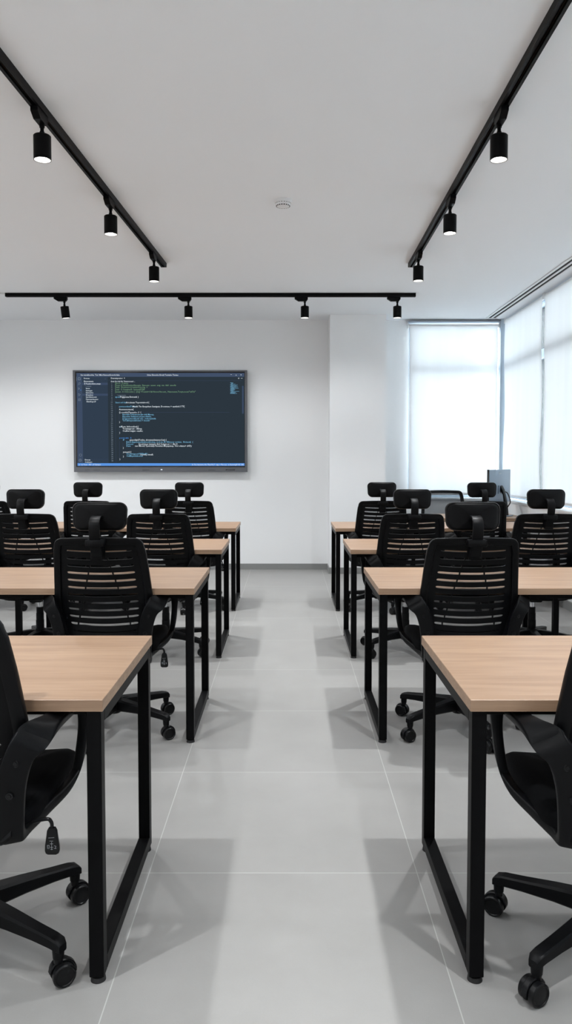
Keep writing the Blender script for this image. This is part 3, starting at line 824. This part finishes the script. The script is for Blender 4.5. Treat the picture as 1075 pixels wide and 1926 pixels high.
def make_chair(headrest=True):
    r = empty('office_chair' )
    # base
    hub = bmesh.new(); lathe(hub, [(.026, .085), (.040, .095), (.044, .110), (.042, .150), (.034, .164), (.029, .166)]); obj('base_hub', hub, M_PLASTIC, r)
    random.seed(11 if headrest else 5)
    for k in range(5):
        a = PI + 2 * PI * k / 5
        ba = obj('base_arm', base_arm_bm(a), M_PLASTIC, r)
        obj('caster', caster_bm(a, a + random.uniform(-1.2, 1.2)), M_PLASTIC2, ba)
    bm = bmesh.new(); lathe(bm, [(.0285, .164), (.0285, .225), (.0265, .227), (.0265, .275), (.0245, .277), (.0245, .318), (.016, .319)])
    obj('column_cover', bm, M_PLASTIC, r)
    bm = bmesh.new(); cyl(bm, (0, 0, .312), (0, 0, .372), .0138); obj('gas_lift', bm, M_CHROME, r)
    bm = bmesh.new(); box(bm, -.075, .075, -.13, .10, .392, .418, bev=.008); box(bm, -.045, .045, -.10, .06, .366, .396, bev=.012)
    cyl(bm, (.045, -.03, .385), (.10, -.03, .385), .016, seg=16); cyl(bm, (.02, .08, .39), (.02, .125, .375), .022, seg=20)
    obj('tilt_mechanism', bm, M_PLASTIC, r)
    bm = bmesh.new()
    pts = catmull([(-.20, -.225, .452), (-.16, -.215, .425), (-.07, -.15, .408), (0, -.12, .405), (.07, -.15, .408), (.16, -.215, .425), (.20, -.225, .452)], 5)
    sweep(bm, [(Vector(p), Vector((0, .012, .016)), Vector((0, .010, -.008))) for p in pts], k=2)
    obj('back_support', bm, M_PLASTIC, r)
    # seat
    bm = bmesh.new(); n = 10
    O = [(-.238, -.14), (-.25, .0), (-.25, .13), (-.232, .22), (-.17, .262), (0, .272), (.17, .262), (.232, .22), (.25, .13), (.25, 0), (.238, -.14), (.20, -.195), (.10, -.21), (0, -.212), (-.10, -.21), (-.20, -.195)]
    O = catmull(O, 4, closed=True)
    def loop(k, z, dz=0):
        return [bm.verts.new((x * k, .03 + (y - .03) * k, z(x, y) + dz)) for x, y in O]
    zt = lambda x, y: .474 - max(0, (y - .16)) ** 2 * 1.9 + .008 * (abs(x) / .25) ** 2
    L = [loop(.86, zt, -.058), loop(.97, zt, -.052), loop(1.0, zt, -.036), loop(1.0, zt, -.012), loop(.985, zt, .004), loop(.93, zt, .014), loop(.8, zt, .018), loop(.45, zt, .010), loop(.15, zt, .008)]
    for A, B in zip(L, L[1:]):
        for i in range(len(A)): bm.faces.new((A[i], A[(i + 1) % len(A)], B[(i + 1) % len(A)], B[i]))
    bm.faces.new(L[0]); bm.faces.new(L[-1])
    obj('seat', bm, M_FABRIC, r, angle=60)
    # back
    bm = bmesh.new(); make_frame(bm); bf = obj('backrest_frame', bm, M_PLASTIC, r)
    if headrest:
        bm = bmesh.new(); make_panel(bm); obj('backrest_panel', bm, M_PLASTIC, r, angle=30)
    bm = bmesh.new(); make_net(bm); obj('backrest_mesh', bm, M_NET if headrest else M_NET2, r)
    # arms
    for s in (-1, 1):
        bm = bmesh.new(); sweep(bm, arm_nodes(s), closed=True, k=3)
        ar = obj('armrest', bm, M_PLASTIC, r, angle=50)
        for (x, y, z) in ((.219, -.2585, .628), (.202, -.254, .545)):
            bm = bmesh.new(); lathe(bm, [(0, -.003), (.005, -.003), (.0055, -.0015), (.0085, -.0015), (.0095, 0), (.0095, .006)], axis='y', c=(s * x, y, z), seg=20)
            obj('bolt', bm, M_PLASTIC2, ar)
    # lever on the right
    bm = bmesh.new()
    tube(bm, catmull([(.09, -.13, .402), (.19, -.16, .430), (.262, -.175, .452), (.278, -.178, .448), (.281, -.178, .430), (.281, -.178, .415)], 6), .0048)
    lv = obj('lever', bm, M_PLASTIC2, r)
    bm = bmesh.new()
    K = [(.432, .0085), (.425, .0125), (.405, .0150), (.388, .0178), (.374, .0185), (.367, .0165), (.3645, .012)]
    sweep(bm, [(Vector((.281, -.178, z)), Vector((h, 0, 0)), Vector((0, .0058, 0))) for z, h in K], k=3)
    pd = obj('lever_paddle', bm, M_PLASTIC2, lv)
    bm = bmesh.new(); yy_ = -.1845
    def seg_(x0, z0, x1, z1, t=.0008):
        a = Vector((.281 + x0, yy_, z0)); b_ = Vector((.281 + x1, yy_, z1)); d = b_ - a; nn = Vector((-d.z, 0, d.x)).normalized() * t / 2
        bm.faces.new([bm.verts.new(p) for p in (a - nn, b_ - nn, b_ + nn, a + nn)])
    for q in ((-.008, .408, .007, .409), (-.005, .4, .004, .4), (0, .398, 0, .377), (-.004, .393, .004, .393), (-.004, .384, .004, .384), (-.011, .389, -.006, .389), (-.011, .389, -.010, .380), (-.006, .389, -.007, .380), (.006, .388, .011, .387), (.011, .387, .009, .381), (.006, .381, .012, .381), (-.003, .379, .003, .379)): seg_(*q)
    pd2 = obj('lever_symbol', bm, M_MARK, lv, smooth=False)
    if headrest:
        bm = bmesh.new()   # stem strap
        pts = catmull([(0, -.326, .905), (0, -.346, .95), (0, -.364, 1.0), (0, -.372, 1.045), (0, -.366, 1.078), (0, -.345, 1.096), (0, -.315, 1.100), (0, -.292, 1.098)], 5)
        nodes = []
        for i, p in enumerate(pts):
            a, b_ = Vector(pts[max(i - 1, 0)]), Vector(pts[min(i + 1, len(pts) - 1)]); d = (b_ - a).normalized()
            nodes.append((Vector(p), Vector((.0245, 0, 0)), Vector((0, d.z, -d.y)).normalized() * .0055))
        sweep(bm, nodes, k=2)
        obj('headrest_stem', bm, M_PLASTIC, r)
        bm = bmesh.new(); box(bm, -.043, .043, -.376, -.318, .966, .999, bev=.006); box(bm, -.027, .027, -.338, -.30, .90, .97, bev=.004)
        hc = obj('headrest_clamp', bm, M_PLASTIC, r)
        bm = bmesh.new()   # head pad: shell (rear) with cushion rim
        nx, nz_ = 20, 10
        def pad(fx, fz, off, infl):
            grid = []
            return grid
        Oo = rrect(.128, .066, .036, 6)
        def lp(k, off):
            out = []
            for x, z in Oo:
                X, Z = x * k, z * k
                if Z < 0: X *= 1 - .06 * (-Z / .066)
                out.append(bm.verts.new((X, -.285 + .020 * (X / .128) ** 2 * 1.3 + off + .10 * Z * .6 * 0, 1.098 + Z)))
            return out
        Ls = [lp(.05, -.018), lp(.5, -.018), lp(.80, -.017), lp(.90, -.0155), lp(.925, -.0125), lp(.935, -.0125), lp(.97, -.014), lp(.995, -.008), lp(1.0, .002), lp(.985, .013), lp(.93, .021), lp(.8, .025), lp(.4, .026), lp(.05, .026)]
        for A, B in zip(Ls, Ls[1:]):
            for i in range(len(A)): bm.faces.new((A[i], A[(i + 1) % len(A)], B[(i + 1) % len(A)], B[i]))
        bm.faces.new(Ls[0]); bm.faces.new(Ls[-1])
        obj('headrest', bm, M_PAD, r, angle=50)
    return r

chair0 = make_chair(True); cused = False
def put_chair(x, y, rz, label, group, baserot=0):
    global cused
    o = chair0 if not cused else copy_tree(chair0); cused = True
    o.location = (x, y, 0); o.rotation_euler = (0, 0, math.radians(rz))
    tag(o, label, 'office chair', group)
    if baserot:
        for ch in o.children:
            if ch.name.split('.')[0] == 'base_arm': ch.rotation_euler = (0, 0, math.radians(baserot))
    return o
gL, gR = 'office chairs left of the aisle', 'office chairs right of the aisle'
chairs = [
 (-.875, 2.085, 0, 'closest black office chair cropped by the left edge of the photo', gL, 9),
 (.885, 2.06, 0, 'closest black office chair cropped by the right edge of the photo', gR, 35),
 (-.872, 3.845, 0, 'large black mesh chair with headrest at the second nearest left desk', gL, 0),
 (.862, 3.845, 0, 'large black mesh chair with headrest at the second nearest right desk', gR, 32),
 (-.862, 5.43, 0, 'black mesh chair at the third left desk, beside the aisle', gL, 4),
 (-1.755, 5.43, 0, 'black mesh chair at the third left desk, near the left photo edge', gL, 8),
 (.838, 5.43, 0, 'black mesh chair at the third right desk, beside the aisle', gR, 36),
 (1.735, 5.43, 0, 'black mesh chair at the third right desk, on the window side', gR, 20),
 (-.862, 7.05, 0, 'black mesh chair at the farthest left desk, beside the aisle', gL, 0),
 (-1.755, 7.05, 0, 'black mesh chair in the middle of the farthest left desk', gL, 10),
 (-2.66, 7.05, 0, 'black mesh chair at the farthest left desk, mostly cut off by the photo edge', gL, 6),
 (.832, 7.05, 0, 'black mesh chair at the farthest right desk, beside the aisle', gR, 36),
 (1.70, 7.00, 0, 'black mesh chair at the farthest right desk, in front of the monitor', gR, 12)]
for c in chairs: put_chair(*c)
tc = make_chair(False); tc.name = 'teacher_chair'
tc.scale = (1.13, 1, 1.0); tc.location = (1.82, 8.76, 0); tc.rotation_euler = (0, 0, PI)
tag(tc, 'black mesh chair without headrest facing the room behind the monitor desk', 'office chair')

# ---------------------------------------------------------------- monitor on the far desk
mo = empty('monitor', (2.385, 8.325, .75), 0)
tag(mo, 'grey computer monitor seen from behind on the far right desk', 'monitor')
th = math.radians(51); ca, sa = math.cos(th), math.sin(th)
def MP(u, v, z): # u along the width (toward far right), v out of the back
    return Vector((-.088 + u * ca + v * sa, .041 + u * sa - v * ca, z))
def obox(u0, u1, v0, v1, z0, z1, bev=.003):
    bm = bmesh.new(); vs = box(bm, u0, u1, v0, v1, z0, z1, bev=bev)
    for v_ in bm.verts: v_.co = MP(*v_.co)
    return bm
obj('monitor_shell', obox(-.275, .275, -.012, .012, .150, .505, .004), M_MON, mo)
obj('rear_bulge', obox(-.055, .055, .011, .022, .245, .335, .004), M_MON, mo)
obj('monitor_screen', obox(-.270, .270, -.0135, -.0118, .155, .50, .0004), M_GLOSSB, mo)
obj('monitor_edge', obox(-.279, -.2735, -.014, .010, .148, .507, .001), M_GLOSSB, mo)
bm = bmesh.new()
sweep(bm, [(MP(0, .03, .30), Vector((ca, sa, 0)) * .034, Vector((0, 0, .035))), (MP(0, .055, .26), Vector((ca, sa, 0)) * .032, Vector((0, 0, .03))), (MP(0, .075, .16), Vector((ca, sa, 0)) * .030, Vector((sa, -ca, 0)) * .012), (MP(0, .09, .012), Vector((ca, sa, 0)) * .034, Vector((sa, -ca, 0)) * .012)], k=2)
obj('stand_arm', bm, M_PLASTIC, mo)
obj('stand_base', obox(-.11, .11, -.03, .12, .0, .012, .004), M_MON, mo)
bm = bmesh.new(); tube(bm, catmull([MP(.02, .03, .27), MP(.06, .07, .25), MP(.07, .10, .16), MP(.03, .10, .12), MP(.02, .085, .09)], 6), .006)
obj('cable', bm, M_RUBBER, mo)
bm = bmesh.new()
for k, u in enumerate((-.026, -.012, .002, .016)):
    for (a, b_, c, d) in ((0, 1, 0, .003), (0, 1, .009, .012), (0, .3, 0, .012)):
        bm2 = box(bm, u + a * .010, u + b_ * .010, .0122, .0128, .455 + c, .455 + d)
for v_ in bm.verts: v_.co = MP(*v_.co)
obj('logo', bm, M_MARK, mo, smooth=False)
